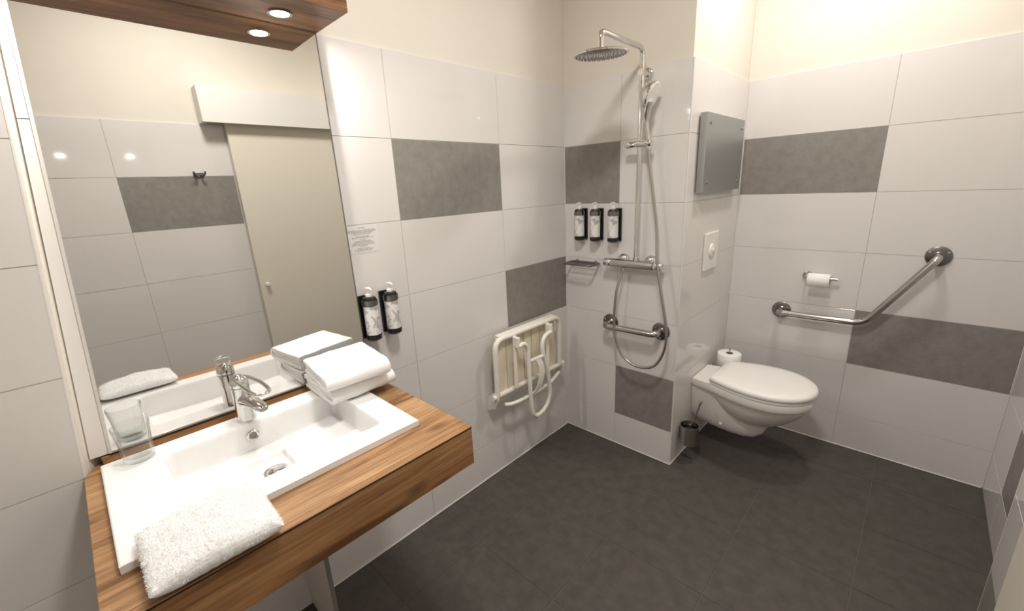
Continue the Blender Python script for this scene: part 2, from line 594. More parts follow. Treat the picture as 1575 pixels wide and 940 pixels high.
for k, y in enumerate((0.030, 0.448)):
    sp = thing('recessed_spotlight', ('round recessed spotlight in the canopy beside the pier', 'round recessed spotlight at the free end of the wooden canopy')[k], 'spotlight', (0.116, y, SZ - 0.004), 'canopy spotlights')
    part('bezel', lathe(bmesh.new(), [(0.024, 0.004), (0.030, 0.0038), (0.031, 0.001), (0.028, 0.0), (0.024, 0.001), (0.024, 0.004)], (0.116, y, SZ - 0.004), cap=False), M_CHROME, sp, True)
    part('lens', newlathe([(0.0, 0.0012), (0.016, 0.0014), (0.0235, 0.002), (0.0235, 0.0035)], (0.116, y, SZ - 0.004)), M_LAMP, sp, True)
    lamp('spot_lamp', 'AREA', (0.116, y, SZ - 0.0045), SPOT_W, 0.044, sp)

# ------------------------------------------------------------------ ceiling light over the toilet, and an added fill light
for nm, lb, x, y, w in (('ceiling_light', 'round white ceiling light above the toilet', 1.17, 2.13, NICHE_W),
                        ('ceiling_light', 'round white fill light added on the ceiling above the entrance floor', 1.05, 0.55, ENTRY_FILL_W)):  # unseen fixture added to raise the general light in the room
    t = thing(nm, lb, 'ceiling light', (x, y, H), 'ceiling lights')
    part('housing', newlathe([(0.0, 0.0), (0.115, 0.0), (0.118, -0.008), (0.112, -0.022), (0.105, -0.024)], (x, y, H)), M_WHITEP, t, True)
    part('diffuser', newlathe([(0.104, -0.0235), (0.098, -0.034), (0.06, -0.041), (0.0, -0.043)], (x, y, H)), M_DIFF, t, True)
    lamp('ceiling_lamp', 'AREA', (x, y, H - 0.047), w, 0.19 if w == NICHE_W else 0.30, t)

# ------------------------------------------------------------------ vanity counter
CZ, CB = 0.860, 0.740
CX1, CY0, CY1 = 0.645, -0.199, 0.572
van = thing('vanity_counter', 'oak-look wall-hung vanity counter with deep front apron under the basin', 'counter', (0.3, 0.2, CB))
BX0, BX1, BY0, BY1 = 0.125, 0.485, -0.085, 0.435      # cut-out for the basin
bm = bmesh.new()
for lo, hi in (((PX + 0.0008, CY0, CB + 0.08), (BX0, CY1, CZ)), ((BX1, CY0, CB + 0.08), (CX1 - 0.019, CY1, CZ)),
               ((BX0, CY0, CB + 0.08), (BX1, BY0, CZ)), ((BX0, BY1, CB + 0.08), (BX1, CY1, CZ)),
               ((0.0008, pier_y(CZ) + SPLAY + 0.004, CB + 0.08), (PX + 0.0008, CY1, CZ))):
    box(bm, lo, hi)
yw = pier_y(CZ) + 0.0045
loft(bm, [[(0.004, yw + SPLAY - 0.002, z), (PX + 0.0008, yw - 0.004, z), (PX + 0.0008, yw + SPLAY, z), (0.004, yw + SPLAY, z)] for z in (CB + 0.08, CZ)])
part('worktop', bm, M_WOOD, van)
part('back_strip', newbox((0.0008, pier_y(CZ) + SPLAY + 0.004, CZ + 0.0003), (0.0395, CY1, MZ0 - 0.0053)), M_WOOD, van)
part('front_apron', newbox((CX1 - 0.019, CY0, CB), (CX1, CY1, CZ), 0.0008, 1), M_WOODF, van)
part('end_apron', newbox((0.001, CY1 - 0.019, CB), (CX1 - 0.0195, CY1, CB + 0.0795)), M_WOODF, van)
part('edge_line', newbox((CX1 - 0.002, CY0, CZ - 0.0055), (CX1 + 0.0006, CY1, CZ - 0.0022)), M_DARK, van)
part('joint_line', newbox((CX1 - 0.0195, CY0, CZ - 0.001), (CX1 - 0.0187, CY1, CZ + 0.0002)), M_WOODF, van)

sup = thing('support_panel', 'pale laminate support panel standing under the vanity counter', 'panel', (0.12, 0.248, 0.0))
part('board', newbox((0.0015, 0.2405, 0.0015), (0.249, 0.2545, CB + 0.005)), M_PANEL, sup)
part('edge_band', newbox((0.2492, 0.2405, 0.0015), (0.2512, 0.2545, CB + 0.005)), M_EDGE, sup, label='dark grey edge band')

# ------------------------------------------------------------------ basin
SKZ = 0.879
sx0, sx1, sy0, sy1 = 0.075, 0.524, -0.166, 0.479
def lines(a, b, hot, coarse=0.012):
    v = {a, b}
    t = a
    while t < b:
        v.add(t)
        t += coarse
    for h in hot:
        for k in range(-9, 10):
            q = h + k * 0.0016
            if a < q < b:
                v.add(q)
    o = sorted(v)
    r = [o[0]]
    for q in o[1:]:
        if q - r[-1] > 0.0006:
            r.append(q)
    r[-1] = b
    return r

def sst(t):
    t = max(0.0, min(1.0, t))
    return t * t * (3 - 2 * t)

bx0, bx1, by0, by1 = 0.150, 0.458, -0.052, 0.402
DX, DY = 0.300, 0.158
def rrdist(x, y, x0, x1, y0, y1, r):
    """distance inside a rounded rectangle (positive inside)"""
    cx, cy = (x0 + x1) / 2, (y0 + y1) / 2
    qx, qy = abs(x - cx) - (x1 - x0) / 2 + r, abs(y - cy) - (y1 - y0) / 2 + r
    return -(math.hypot(max(qx, 0), max(qy, 0)) + min(max(qx, qy), 0) - r)

def basin_z(x, y):
    d = rrdist(x, y, bx0, bx1, by0, by1, 0.022)
    z = SKZ
    if d > 0:
        fl = 0.808 - 0.010 * sst(1 - abs(y - DY) / 0.25)
        e = rrdist(x, y, DX - 0.075, DX + 0.078, DY - 0.048, DY + 0.048, 0.008)
        fl -= 0.013 * sst(e / 0.010)
        z = SKZ + (fl - SKZ) * sst(d / 0.016)
    e = rrdist(x, y, sx0, sx1, sy0, sy1, 0.006)
    if e < 0.004:
        z -= 0.0022 * (1 - max(e, 0) / 0.004) ** 2
    return z

gx = lines(sx0, sx1, (sx0, sx1, bx0 + 0.008, bx1 - 0.008, DX - 0.07, DX + 0.073))
gy = lines(sy0, sy1, (sy0, sy1, by0 + 0.008, by1 - 0.008, DY - 0.043, DY + 0.043))
bm = bmesh.new()
gv = [[bm.verts.new((x, y, basin_z(x, y))) for y in gy] for x in gx]
for i in range(len(gx) - 1):
    for j in range(len(gy) - 1):
        bm.faces.new((gv[i][j], gv[i + 1][j], gv[i + 1][j + 1], gv[i][j + 1]))
rim = [gv[i][0] for i in range(len(gx))] + [gv[-1][j] for j in range(1, len(gy))] + [gv[i][-1] for i in range(len(gx) - 2, -1, -1)] + [gv[0][j] for j in range(len(gy) - 2, 0, -1)]
low = [bm.verts.new((v.co.x, v.co.y, CZ + 0.0008)) for v in rim]
for i in range(len(rim)):
    j = (i + 1) % len(rim)
    bm.faces.new((rim[i], rim[j], low[j], low[i]))
basin = thing('washbasin', 'white rectangular ceramic washbasin set on the oak vanity counter', 'washbasin', (0.29, 0.157, CZ))
part('bowl', bm, M_CERAM, basin, 35)
zd = basin_z(DX, DY)
dr = part('drain', newlathe([(0.0, 0.006), (0.020, 0.0055), (0.024, 0.003), (0.025, 0.0005), (0.033, 0.0004), (0.034, -0.001)], (DX, DY, zd)), M_CHROME, basin, True, label='chrome drain plug')
ov = part('overflow_ring', lathe(bmesh.new(), [(0.0105, 0.0), (0.016, 0.0), (0.0165, 0.004), (0.014, 0.006), (0.0105, 0.004), (0.0105, 0.0)], (bx0 + 0.007, 0.150, 0.843), (1, 0, 0.12), cap=False), M_CHROME, basin, True, label='chrome overflow ring')
part('overflow_grille', newlathe([(0.0, 0.0022), (0.0104, 0.0022), (0.0104, 0.0)], (bx0 + 0.007, 0.150, 0.843), (1, 0, 0.12)), M_DSTEEL, ov, True)

# ------------------------------------------------------------------ tap
TX, TY = 0.112, 0.155
ang = math.radians(9)
fd = Vector((math.cos(ang), math.sin(ang), 0))
sd = Vector((-math.sin(ang), math.cos(ang), 0))
tapo = Vector((TX, TY, SKZ))
tap = thing('basin_tap', 'chrome single-lever basin tap with looped open handle at the mirror', 'tap', tuple(tapo))
part('body', newlathe([(0.0, 0.0), (0.0255, 0.0), (0.026, 0.003), (0.0248, 0.006), (0.0245, 0.05), (0.0235, 0.104), (0.0, 0.104)], tapo), M_CHROME, tap, True)
def ring_at(c, w, h, n=18, tilt=0.0):
    up = Vector((0, 0, 1)) * math.cos(tilt) + fd * math.sin(tilt)
    return [c + sd * (math.cos(2 * math.pi * k / n) * w) + up * (math.sin(2 * math.pi * k / n) * h) for k in range(n)]
sp_r = []
for t, w, h, z in ((0.0, 0.020, 0.022, 0.062), (0.03, 0.0205, 0.019, 0.068), (0.06, 0.0195, 0.0145, 0.071), (0.09, 0.0185, 0.0115, 0.070), (0.115, 0.017, 0.0095, 0.067), (0.126, 0.012, 0.006, 0.065)):
    sp_r.append(ring_at(tapo + fd * t + Vector((0, 0, z)), w, h, 18, -0.15))
part('spout', loft(bmesh.new(), sp_r), M_CHROME, tap, True)
part('cap', newlathe([(0.0236, 0.1065), (0.0244, 0.108), (0.0240, 0.120), (0.019, 0.133), (0.010, 0.140), (0.0, 0.1415)], tapo), M_CHROME, tap, True)
part('collar', newlathe([(0.0215, 0.1040), (0.0238, 0.1042), (0.0238, 0.1062), (0.0215, 0.1064)], tapo), M_DSTEEL, tap, True)
zb = Vector((0, 0, 1))
loop = [tapo + fd * a + sd * b + zb * c for a, b, c in ((-0.006, 0.012, 0.128), (0.02, 0.017, 0.133), (0.06, 0.020, 0.133), (0.10, 0.022, 0.128), (0.138, 0.019, 0.121), (0.150, 0.007, 0.119), (0.150, -0.007, 0.119), (0.138, -0.019, 0.121), (0.10, -0.022, 0.128), (0.06, -0.020, 0.133), (0.02, -0.017, 0.133), (-0.006, -0.012, 0.128))]
part('lever', newtube(catmull(loop, 5), 0.0052, 10), M_CHROME, tap, True)

# ------------------------------------------------------------------ tumbler
GX, GY = 0.116, -0.092
def flute_ring(r, z, fl, n=72):
    return [(GX + (r - fl * (0.5 + 0.5 * math.cos(12 * 2 * math.pi * k / n))) * math.cos(2 * math.pi * k / n), GY + (r - fl * (0.5 + 0.5 * math.cos(12 * 2 * math.pi * k / n))) * math.sin(2 * math.pi * k / n), SKZ + z) for k in range(n)]
rings = [flute_ring(r, z, f) for r, z, f in ((0.0285, 0.0004, 0.0), (0.031, 0.002, 0.0005), (0.0325, 0.008, 0.0026), (0.0335, 0.03, 0.0026), (0.0352, 0.062, 0.0024), (0.0365, 0.074, 0.0), (0.0385, 0.098, 0.0), (0.0380, 0.0993, 0.0), (0.0373, 0.098, 0.0), (0.0335, 0.072, 0.0), (0.0305, 0.03, 0.0), (0.0290, 0.014, 0.0), (0.022, 0.0115, 0.0), (0.002, 0.0112, 0.0))]
tum = thing('drinking_glass', 'clear fluted glass tumbler on the washbasin rim', 'glass', (GX, GY, SKZ))
part('tumbler', loft(bmesh.new(), rings), M_GLASS, tum, 50)

# ------------------------------------------------------------------ towels
def jitter(bm, amp, freq, seed):
    off = Vector((seed * 3.1, seed * 1.7, seed * 2.3))
    for v in bm.verts:
        v.co += noise.noise_vector(v.co * freq + off) * amp

def ribbon_c(x0, x1, zm, half, t, n=10):
    """centre line of a C-fold opening to the back: bottom leg, round nose, top leg"""
    pts = []
    for k in range(9):
        pts.append((x0 + (x1 - half - x0) * k / 8, zm - half))
    for k in range(1, n):
        a = -math.pi / 2 + math.pi * k / n
        pts.append((x1 - half + half * math.cos(a), zm + half * math.sin(a)))
    for k in range(9):
        pts.append((x1 - half + (x0 - x1 + half) * k / 8, zm + half))
    return pts

def folded_sheet(x0, x1, y0, y1, zm, half, t, rot=0.0, ny=22, seed=1.0, droop=0.0):
    line = ribbon_c(x0, x1, zm, half, t)
    nrm = []
    for i in range(len(line)):
        a, b = line[max(i - 1, 0)], line[min(i + 1, len(line) - 1)]
        d = Vector((b[0] - a[0], b[1] - a[1])).normalized()
        nrm.append(Vector((d.y, -d.x)))
    loop2 = [(p[0] + n.x * t / 2, p[1] + n.y * t / 2) for p, n in zip(line, nrm)] + [(p[0] - n.x * t / 2, p[1] - n.y * t / 2) for p, n in reversed(list(zip(line, nrm)))]
    rings = []
    cx, cy = (x0 + x1) / 2, (y0 + y1) / 2
    for k in range(ny + 1):
        u = k / ny
        y = y0 + (y1 - y0) * u
        e = min(u, 1 - u) * ny
        sh = 0.0 if e > 1.2 else (1.2 - e) / 1.2 * 0.22          # rounded hems
        ring = []
        for px, pz_ in loop2:
            zz = zm + (pz_ - zm) * (1 - sh * 0.35) - droop * (1 - u) * max(0, (pz_ - zm + half) / (2 * half))
            dx, dy = px - cx, y - cy
            ring.append((cx + dx * math.cos(rot) - dy * math.sin(rot), cy + dx * math.sin(rot) + dy * math.cos(rot), zz))
        rings.append(ring)
    bm = loft(bmesh.new(), rings)
    jitter(bm, 0.0022, 22, seed)
    jitter(bm, 0.0007, 120, seed + 3)
    return bm

def stacked_towel(label, x0, x1, y0, y1, z0, h, rot, seed, droop):
    t = h / 4.15
    zm = z0 + h / 2
    th = thing('folded_towel', label, 'towel', ((x0 + x1) / 2, (y0 + y1) / 2, z0), 'folded towels by the basin')
    part('outer_fold', folded_sheet(x0, x1, y0, y1, zm, 1.5 * t, t, rot, seed=seed, droop=droop), M_TOWEL, th, True)
    part('inner_fold', folded_sheet(x0 + 0.006, x1 - t * 1.15, y0 + 0.004, y1 - 0.006, zm, 0.5 * t, t * 0.92, rot, seed=seed + 5, droop=droop * 0.5), M_TOWEL, th, True)
    return th

stacked_towel('white folded towel lying lower in the stack beside the mirror', 0.050, 0.262, 0.352, 0.566, SKZ + 0.0035, 0.050, 0.0, 1.0, 0.0)
stacked_towel('white folded towel on top of the stack beside the mirror', 0.064, 0.287, 0.345, 0.548, SKZ + 0.057, 0.056, -0.10, 2.0, 0.006)

# thick hand towel at the front edge: rests on the basin rim and on the worktop
def hand_towel():
    nx, ny = 86, 108
    x0, x1, y0, y1 = 0.488, 0.660, -0.136, 0.072
    bm = bmesh.new()
    def edge(t):
        return (max(0.0, 1 - (2 * abs(t - 0.5)) ** 7)) ** 0.5
    def P(u, v, top):
        x, y = x0 + (x1 - x0) * u, y0 + (y1 - y0) * v
        base = SKZ + 0.0035 if x < sx1 + 0.010 else max(CZ + 0.0035, SKZ + 0.0035 - (x - sx1 - 0.010) * 0.45)
        crown = 0.921 - 0.008 * u - 0.004 * math.cos(v * math.pi * 2)
        mid = (base + crown) / 2
        e = edge(u) * edge(v)
        fold = -0.004 * math.exp(-((u - 0.52) / 0.035) ** 2)
        z = mid + ((crown + fold - mid) if top else (base - mid)) * e
        q = Vector((x, y, z))
        if top:
            q.z += 0.0045 * noise.noise(q * 26) * e
        f = noise.noise_vector(q * 110) * 0.0016 + noise.noise_vector(q * 320) * 0.0006
        if not top:
            f.z = abs(f.z)
        q += f
        return q
    top = [[bm.verts.new(P(i / nx, j / ny, True)) for j in range(ny + 1)] for i in range(nx + 1)]
    bot = [[bm.verts.new(P(i / nx, j / ny, False)) if 0 < i < nx and 0 < j < ny else top[i][j] for j in range(ny + 1)] for i in range(nx + 1)]
    for i in range(nx):
        for j in range(ny):
            bm.faces.new((top[i][j], top[i + 1][j], top[i + 1][j + 1], top[i][j + 1]))
            try:
                bm.faces.new((bot[i][j], bot[i][j + 1], bot[i + 1][j + 1], bot[i + 1][j]))
            except ValueError:
                pass
    return bm

htw = thing('hand_towel', 'thick fluffy white hand towel folded over the front rim of the basin', 'towel', (0.575, -0.03, CZ))
bm_t = hand_towel()
bmesh.ops.recalc_face_normals(bm_t, faces=bm_t.faces)
pile = bmesh.new()
rnd = random.Random(3)
for f in bm_t.faces:
    nr = f.normal
    if nr.z < -0.2:
        continue
    c0 = f.calc_center_median()
    for k in range(2):
        p = c0 + Vector((rnd.uniform(-1, 1), rnd.uniform(-1, 1), rnd.uniform(-0.3, 0.3))) * 0.0012
        d = (nr + Vector((rnd.gauss(0, 0.55), rnd.gauss(0, 0.55), rnd.gauss(0, 0.4)))).normalized() * rnd.uniform(0.0018, 0.0042)
        s1 = Vector((rnd.gauss(0, 1), rnd.gauss(0, 1), rnd.gauss(0, 1))).normalized() * 0.00045
        vs = [pile.verts.new(p - s1), pile.verts.new(p + s1), pile.verts.new(p + d + s1 * 0.5), pile.verts.new(p + d - s1 * 0.5)]
        pile.faces.new(vs)
part('cloth', bm_t, M_TOWEL, htw, True)
part('terry_pile', pile, M_PILE, htw, kind='stuff')

# ------------------------------------------------------------------ notice sheet on the tiles
nt = thing('notice_sheet', 'small transparent notice sheet with centred grey print beside the mirror', 'notice', (0.0, 0.652, 1.297))
part('sheet', newbox((0.0003, 0.587, 1.297), (0.0009, 0.719, 1.394)), M_NOTICE, nt)
for w, z in ((0.028, 1.387), (0.104, 1.378), (0.112, 1.3735), (0.088, 1.369), (0.070, 1.364), (0.054, 1.356), (0.086, 1.3515), (0.022, 1.345), (0.062, 1.3395), (0.074, 1.335), (0.086, 1.330), (0.092, 1.3255), (0.034, 1.3205), (0.052, 1.313), (0.076, 1.3085), (0.060, 1.304)):
    bm = bmesh.new()
    y = 0.655 - w / 2
    while y < 0.655 + w / 2:
        l = random.uniform(0.004, 0.013)
        box(bm, (0.0009, y, z - 0.0009), (0.0011, min(y + l, 0.655 + w / 2), z + 0.0009))
        y += l + 0.0018
    part('print_line', bm, M_INK, nt)
bm = bmesh.new()
tube(bm, [(0.001, 0.592, 1.303), (0.001, 0.604, 1.303), (0.001, 0.598, 1.316)], 0.0005, 6, True)
part('warning_triangle', bm, M_INK, nt)

# ------------------------------------------------------------------ soap dispensers
def dispenser(label, group, base, out, h=0.165):
    """base: point on the wall at the holder's foot; out: unit vector into the room"""
    o = Vector(out)
    s = Vector((0, 0, 1)).cross(o)
    b = Vector(base)
    t = thing('soap_dispenser', label, 'dispenser', tuple(b), group)
    def ob(a0, a1, s0, s1, z0, z1, bev=0.0):
        p, q = b + o * a0 + s * s0, b + o * a1 + s * s1
        return newbox((min(p.x, q.x), min(p.y, q.y), b.z + z0), (max(p.x, q.x), max(p.y, q.y), b.z + z1), bev)
    part('wall_plate', ob(0.0006, 0.010, -0.030, 0.030, 0.004, h + 0.006, 0.002), M_BLACK, t)
    c = b + o * 0.037
    bot = part('bottle', newlathe([(0.0, 0.010), (0.0245, 0.010), (0.026, 0.013), (0.026, h - 0.006), (0.022, h + 0.002), (0.012, h + 0.004), (0.0, h + 0.004)], c), M_BLACK, t, True)
    part('print_label', newlathe([(0.0262, 0.024), (0.0264, 0.024), (0.0264, h - 0.030), (0.0262, h - 0.030)], c), M_LABEL, bot, True, label='white label with grey botanical print')
    part('foot_cup', newlathe([(0.0, 0.0), (0.021, 0.0), (0.0285, 0.006), (0.0285, 0.022), (0.0268, 0.022), (0.0268, 0.008), (0.0, 0.008)], c), M_BLACK, t, True)
    part('collar', newlathe([(0.0268, h - 0.028), (0.0290, h - 0.028), (0.0290, h - 0.008), (0.0268, h - 0.008)], c), M_DSTEEL, t, True)
    pu = part('pump', newlathe([(0.0125, h + 0.0045), (0.0125, h + 0.013), (0.005, h + 0.015), (0.0045, h + 0.030), (0.009, h + 0.032), (0.0095, h + 0.038), (0.0, h + 0.039)], c, seg=18), M_WHITEP, t, True, label='white pump head')
    part('spout', newtube([c + Vector((0, 0, h + 0.0355)), c + o * 0.014 + Vector((0, 0, h + 0.0355)), c + o * 0.026 + Vector((0, 0, h + 0.032))], 0.0032, 8), M_WHITEP, pu, True)
    return t

dispenser('black-framed soap dispenser with printed label, next to the mirror edge', 'dispensers beside the mirror', (0.0, 0.628, 0.970), (1, 0, 0))
dispenser('black-framed soap dispenser with printed label, further from the mirror edge', 'dispensers beside the mirror', (0.0, 0.716, 0.972), (1, 0, 0))
dispenser('black-framed dispenser above the wire soap dish, nearest the wall corner', 'dispensers in the shower', (0.122, YB, 1.203), (0, -1, 0))
dispenser('black-framed dispenser in the shower, middle one of the three', 'dispensers in the shower', (0.222, YB, 1.203), (0, -1, 0))
dispenser('black-framed dispenser in the shower, the one beside the shower rail', 'dispensers in the shower', (0.330, YB, 1.203), (0, -1, 0))

# ------------------------------------------------------------------ shower
RX, RY = 0.474, 1.840
sh = thing('shower_column', 'chrome shower column with round overhead head, hand shower and mixer bar', 'shower', (RX, YB, 1.10))
AZ, AY = 2.066, 1.498
part('riser_rail', newtube([(RX, RY, 1.122), (RX, RY, 1.985)], 0.0115, 16), M_CHROME, sh, True)
part('overhead_arm', newtube(fillet([(RX, RY, 1.9855), (RX, RY, AZ), (RX, AY, AZ), (RX, AY, 2.008)], 0.045, 10), 0.0115, 16), M_CHROME, sh, True)
hd = part('overhead_head', newlathe([(0.012, 0.024), (0.016, 0.012), (0.060, 0.008), (0.103, 0.0045), (0.107, 0.001), (0.106, -0.003), (0.102, -0.004)], (RX, AY, 1.985), (0.03, -0.06, 1)), M_CHROME, sh, True)
part('spray_plate', newlathe([(0.1018, -0.0042), (0.1, -0.0052), (0.0, -0.0056)], (RX, AY, 1.985), (0.03, -0.06, 1), 32), M_STEEL, hd, True)
bm = bmesh.new()
hax = Vector((0.03, -0.06, 1)).normalized()
hs_, hu_ = frame_of(hax)
for rr, n in ((0.018, 6), (0.034, 12), (0.050, 18), (0.066, 22), (0.081, 26), (0.094, 30)):
    for k in range(n):
        a = 2 * math.pi * k / n
        c = Vector((RX, AY, 1.985)) + (hs_ * math.cos(a) + hu_ * math.sin(a)) * rr - hax * 0.0052
        lathe(bm, [(0.0024, 0.0), (0.0016, -0.0024)], c, hax, 6)
part('spray_nozzles', bm, M_DSTEEL, hd, True, kind='stuff')
br = part('wall_bracket', newtube([(RX, RY - 0.014, 1.968), (RX, RY + 0.03, 1.968), (RX, YB - 0.001, 1.968)], [0.0145, 0.0145, 0.0145], 16), M_CHROME, sh, True)
part('flange', newlathe([(0.0, 0.012), (0.022, 0.012), (0.026, 0.009), (0.027, 0.0), (0.0, 0.0)], (RX, YB - 0.0006, 1.968), (0, -1, 0)), M_CHROME, br, True)
# slider with the hand shower
part('slider', newlathe([(0.0, 0.0), (0.014, 0.0), (0.0165, 0.003), (0.0165, 0.028), (0.0150, 0.030), (0.0150, 0.092), (0.0165, 0.094), (0.0165, 0.122), (0.014, 0.126), (0.0, 0.126)], (RX - 0.060, RY - 0.012, 1.668), (1, -0.05, 0)), M_CHROME, sh, True)
hp = Vector((0.538, 1.800, 1.862))
hn = Vector((0.90, 0.10, -0.40)).normalized()
hand = part('hand_shower', newlathe([(0.0, -0.048), (0.020, -0.045), (0.038, -0.033), (0.052, -0.016), (0.060, 0.000), (0.061, 0.007), (0.057, 0.011)], hp, hn, 32), M_CHROME, sh, True)
tube(bmesh_tmp := bmesh.new(), catmull([(0.531, 1.792, 1.838), (0.522, 1.797, 1.805), (0.516, 1.806, 1.765), (0.517, 1.815, 1.72), (0.522, 1.823, 1.672), (0.524, 1.827, 1.640)], 6), [0.026 - 0.013 * min(1.0, k / 13) for k in range(31)], 16)
part('handle', bmesh_tmp, M_CHROME, hand, True)
part('spray_face', newlathe([(0.0565, 0.0112), (0.054, 0.0135), (0.0, 0.0145)], hp, hn, 32), M_WHITEP, hand, True, label='pale grey spray face')
hose = [(0.524, 1.827, 1.638), (0.531, 1.830, 1.58), (0.552, 1.832, 1.45), (0.578, 1.834, 1.28), (0.597, 1.812, 1.13), (0.630, 1.808, 0.965), (0.662, 1.808, 0.80), (0.655, 1.808, 0.69), (0.612, 1.808, 0.602), (0.545, 1.808, 0.572), (0.470, 1.808, 0.583), (0.410, 1.808, 0.638), (0.377, 1.808, 0.765), (0.383, 1.812, 0.945), (0.398, 1.836, 1.045), (0.402, 1.840, 1.078)]
part('hose', newtube(catmull(hose, 8), 0.0068, 10), M_STEEL, sh, True)
# thermostatic mixer bar
mx = part('mixer_bar', newlathe([(0.0, 0.040), (0.0225, 0.040), (0.0225, 0.272), (0.0, 0.272)], (0.296, RY, 1.100), (1, 0, 0)), M_STEEL, sh, True)
part('flow_knob', newlathe([(0.0, 0.0), (0.019, 0.0), (0.0215, 0.003), (0.0215, 0.036), (0.020, 0.0385), (0.0, 0.0385)], (0.296, RY, 1.100), (1, 0, 0)), M_CHROME, mx, True)
part('temperature_knob', newlathe([(0.0, 0.2735), (0.0205, 0.2735), (0.0215, 0.276), (0.0215, 0.310), (0.019, 0.314), (0.0, 0.314)], (0.296, RY, 1.100), (1, 0, 0)), M_CHROME, mx, True)
for x in (0.378, 0.528):
    part('wall_rosette', newlathe([(0.0, 0.0), (0.033, 0.0), (0.032, 0.007), (0.024, 0.018), (0.014, 0.024), (0.0, 0.024)], (x, YB - 0.0006, 1.112), (0, -1, 0)), M_CHROME, mx, True)
part('rail_socket', newlathe([(0.015, 0.0), (0.015, 0.016), (0.012, 0.018)], (RX, RY, 1.118)), M_CHROME, mx, True)
part('hose_outlet', newlathe([(0.0, 0.0), (0.010, 0.0), (0.010, 0.024), (0.0, 0.024)], (0.402, RY, 1.062)), M_CHROME, mx, True)

# wire soap dish in the shower corner
ds = thing('soap_dish', 'small dark wire soap dish on the shower wall under the dispensers', 'soap dish', (0.13, YB, 1.07))
zq = 1.077
part('rim', tube(bmesh.new(), fillet([(0.06, 1.800, zq), (0.232, 1.800, zq), (0.232, 1.888, zq), (0.06, 1.888, zq), (0.06, 1.801, zq)], 0.008, 4), 0.0062, 10), M_DSTEEL, ds, True)
for y in (1.822, 1.845, 1.868):
    part('cross_wire', newtube([(0.062, y, zq - 0.003), (0.230, y, zq - 0.003)], 0.002, 8), M_DSTEEL, ds, True)
for x in (0.085, 0.207):
    part('wall_mount', newlathe([(0.0, 0.0), (0.012, 0.0), (0.012, 0.006), (0.006, 0.009)], (x, YB - 0.0006, zq), (0, -1, 0)), M_DSTEEL, ds, True)

# short grab bar under the mixer
def grab_bar(name, label, path, r, flanges, fr, rad=0.045):
    t = thing(name, label, 'grab bar', flanges[0][0])
    part('bar', newtube(fillet(path, rad, 10), r, 18), M_STEEL, t, True)
    for c, ax in flanges:
        f = part('flange', newlathe([(0.0, 0.0), (fr, 0.0), (fr, 0.004), (fr - 0.004, 0.0065), (r + 0.006, 0.008), (r + 0.001, 0.013), (0.0, 0.013)], c, ax, 32), M_DSTEEL, t, True)
        s, u = frame_of(Vector(ax))
        for k in range(3):
            a = 2 * math.pi * k / 3 + 0.5
            part('screw', newlathe([(0.0, 0.009), (0.0045, 0.0085), (0.005, 0.006), (0.0, 0.006)], Vector(c) + (s * math.cos(a) + u * math.sin(a)) * (fr - 0.011), ax, 10), M_CHROME, f, True)
    return t

y_ = YB - 0.0006
grab_bar('grab_bar', 'short steel grab bar with round flanges under the shower mixer', [(0.305, y_ - 0.01, 0.752), (0.305, y_ - 0.075, 0.752), (0.597, y_ - 0.075, 0.757), (0.597, y_ - 0.01, 0.757)], 0.0165, [((0.305, y_, 0.752), (0, -1, 0)), ((0.597, y_, 0.757), (0, -1, 0))], 0.046)
yd = YD - 0.0006
grab_bar('grab_bar', 'long angled steel grab bar on the wall beside the toilet', [(0.968, yd - 0.01, 0.747), (0.968, yd - 0.07, 0.747), (1.345, yd - 0.07, 0.752), (1.562, yd - 0.07, 1.103), (1.562, yd - 0.01, 1.103)], 0.0165, [((0.968, yd, 0.747), (0, -1, 0)), ((1.562, yd, 1.103), (0, -1, 0))], 0.047, 0.055)

# ------------------------------------------------------------------ folding shower seat
st = thing('shower_seat', 'cream folding shower seat folded up against the tiled wall', 'shower seat', (0.0, 1.50, 0.41))
def plate(pts, y0, y1):
    return loft(bmesh.new(), [[(x, y, z) for x, z in pts] for y in (y0, y1)])
part('wall_rail', newbox((0.0006, 1.222, 0.410), (0.010, 1.800, 0.470), 0.002), M_CREAM, st)
for y in (1.205, 1.742):
    part('side_bracket', plate([(0.0006, 0.400), (0.0006, 0.472), (0.055, 0.512), (0.082, 0.505), (0.086, 0.480), (0.06, 0.425)], y, y + 0.007), M_CREAM, st)
part('hinge_bar', newtube([(0.068, 1.186, 0.493), (0.068, 1.765, 0.493)], 0.0135, 14), M_CREAM, st, True)
fr_pts = fillet([(0.072, 1.216, 0.496), (0.074, 1.216, 0.790), (0.074, 1.722, 0.790), (0.072, 1.722, 0.496)], 0.055, 8)
part('seat_frame', newtube(fr_pts, 0.0138, 14), M_CREAM, st, True)
ny = 7
y0s, y1s = 1.240, 1.698
for k in range(ny):
    a = y0s + (y1s - y0s) * k / ny
    b = y0s + (y1s - y0s) * (k + 1) / ny
    part('slat', newbox((0.046, a + 0.003, 0.503), (0.060, b - 0.003, 0.795), 0.003), M_SLAT, st)
part('top_lip', newbox((0.040, 1.250, 0.7965), (0.066, 1.690, 0.806), 0.003), M_CREAM, st)
for y in (1.338, 1.598):
    part('rear_stile', newtube([(0.088, y, 0.785), (0.088, y, 0.505)], 0.0105, 12), M_CREAM, st, True)
    part('leg_clamp', newbox((0.080, y - 0.010, 0.726), (0.122, y + 0.010, 0.784), 0.005), M_CREAM, st)
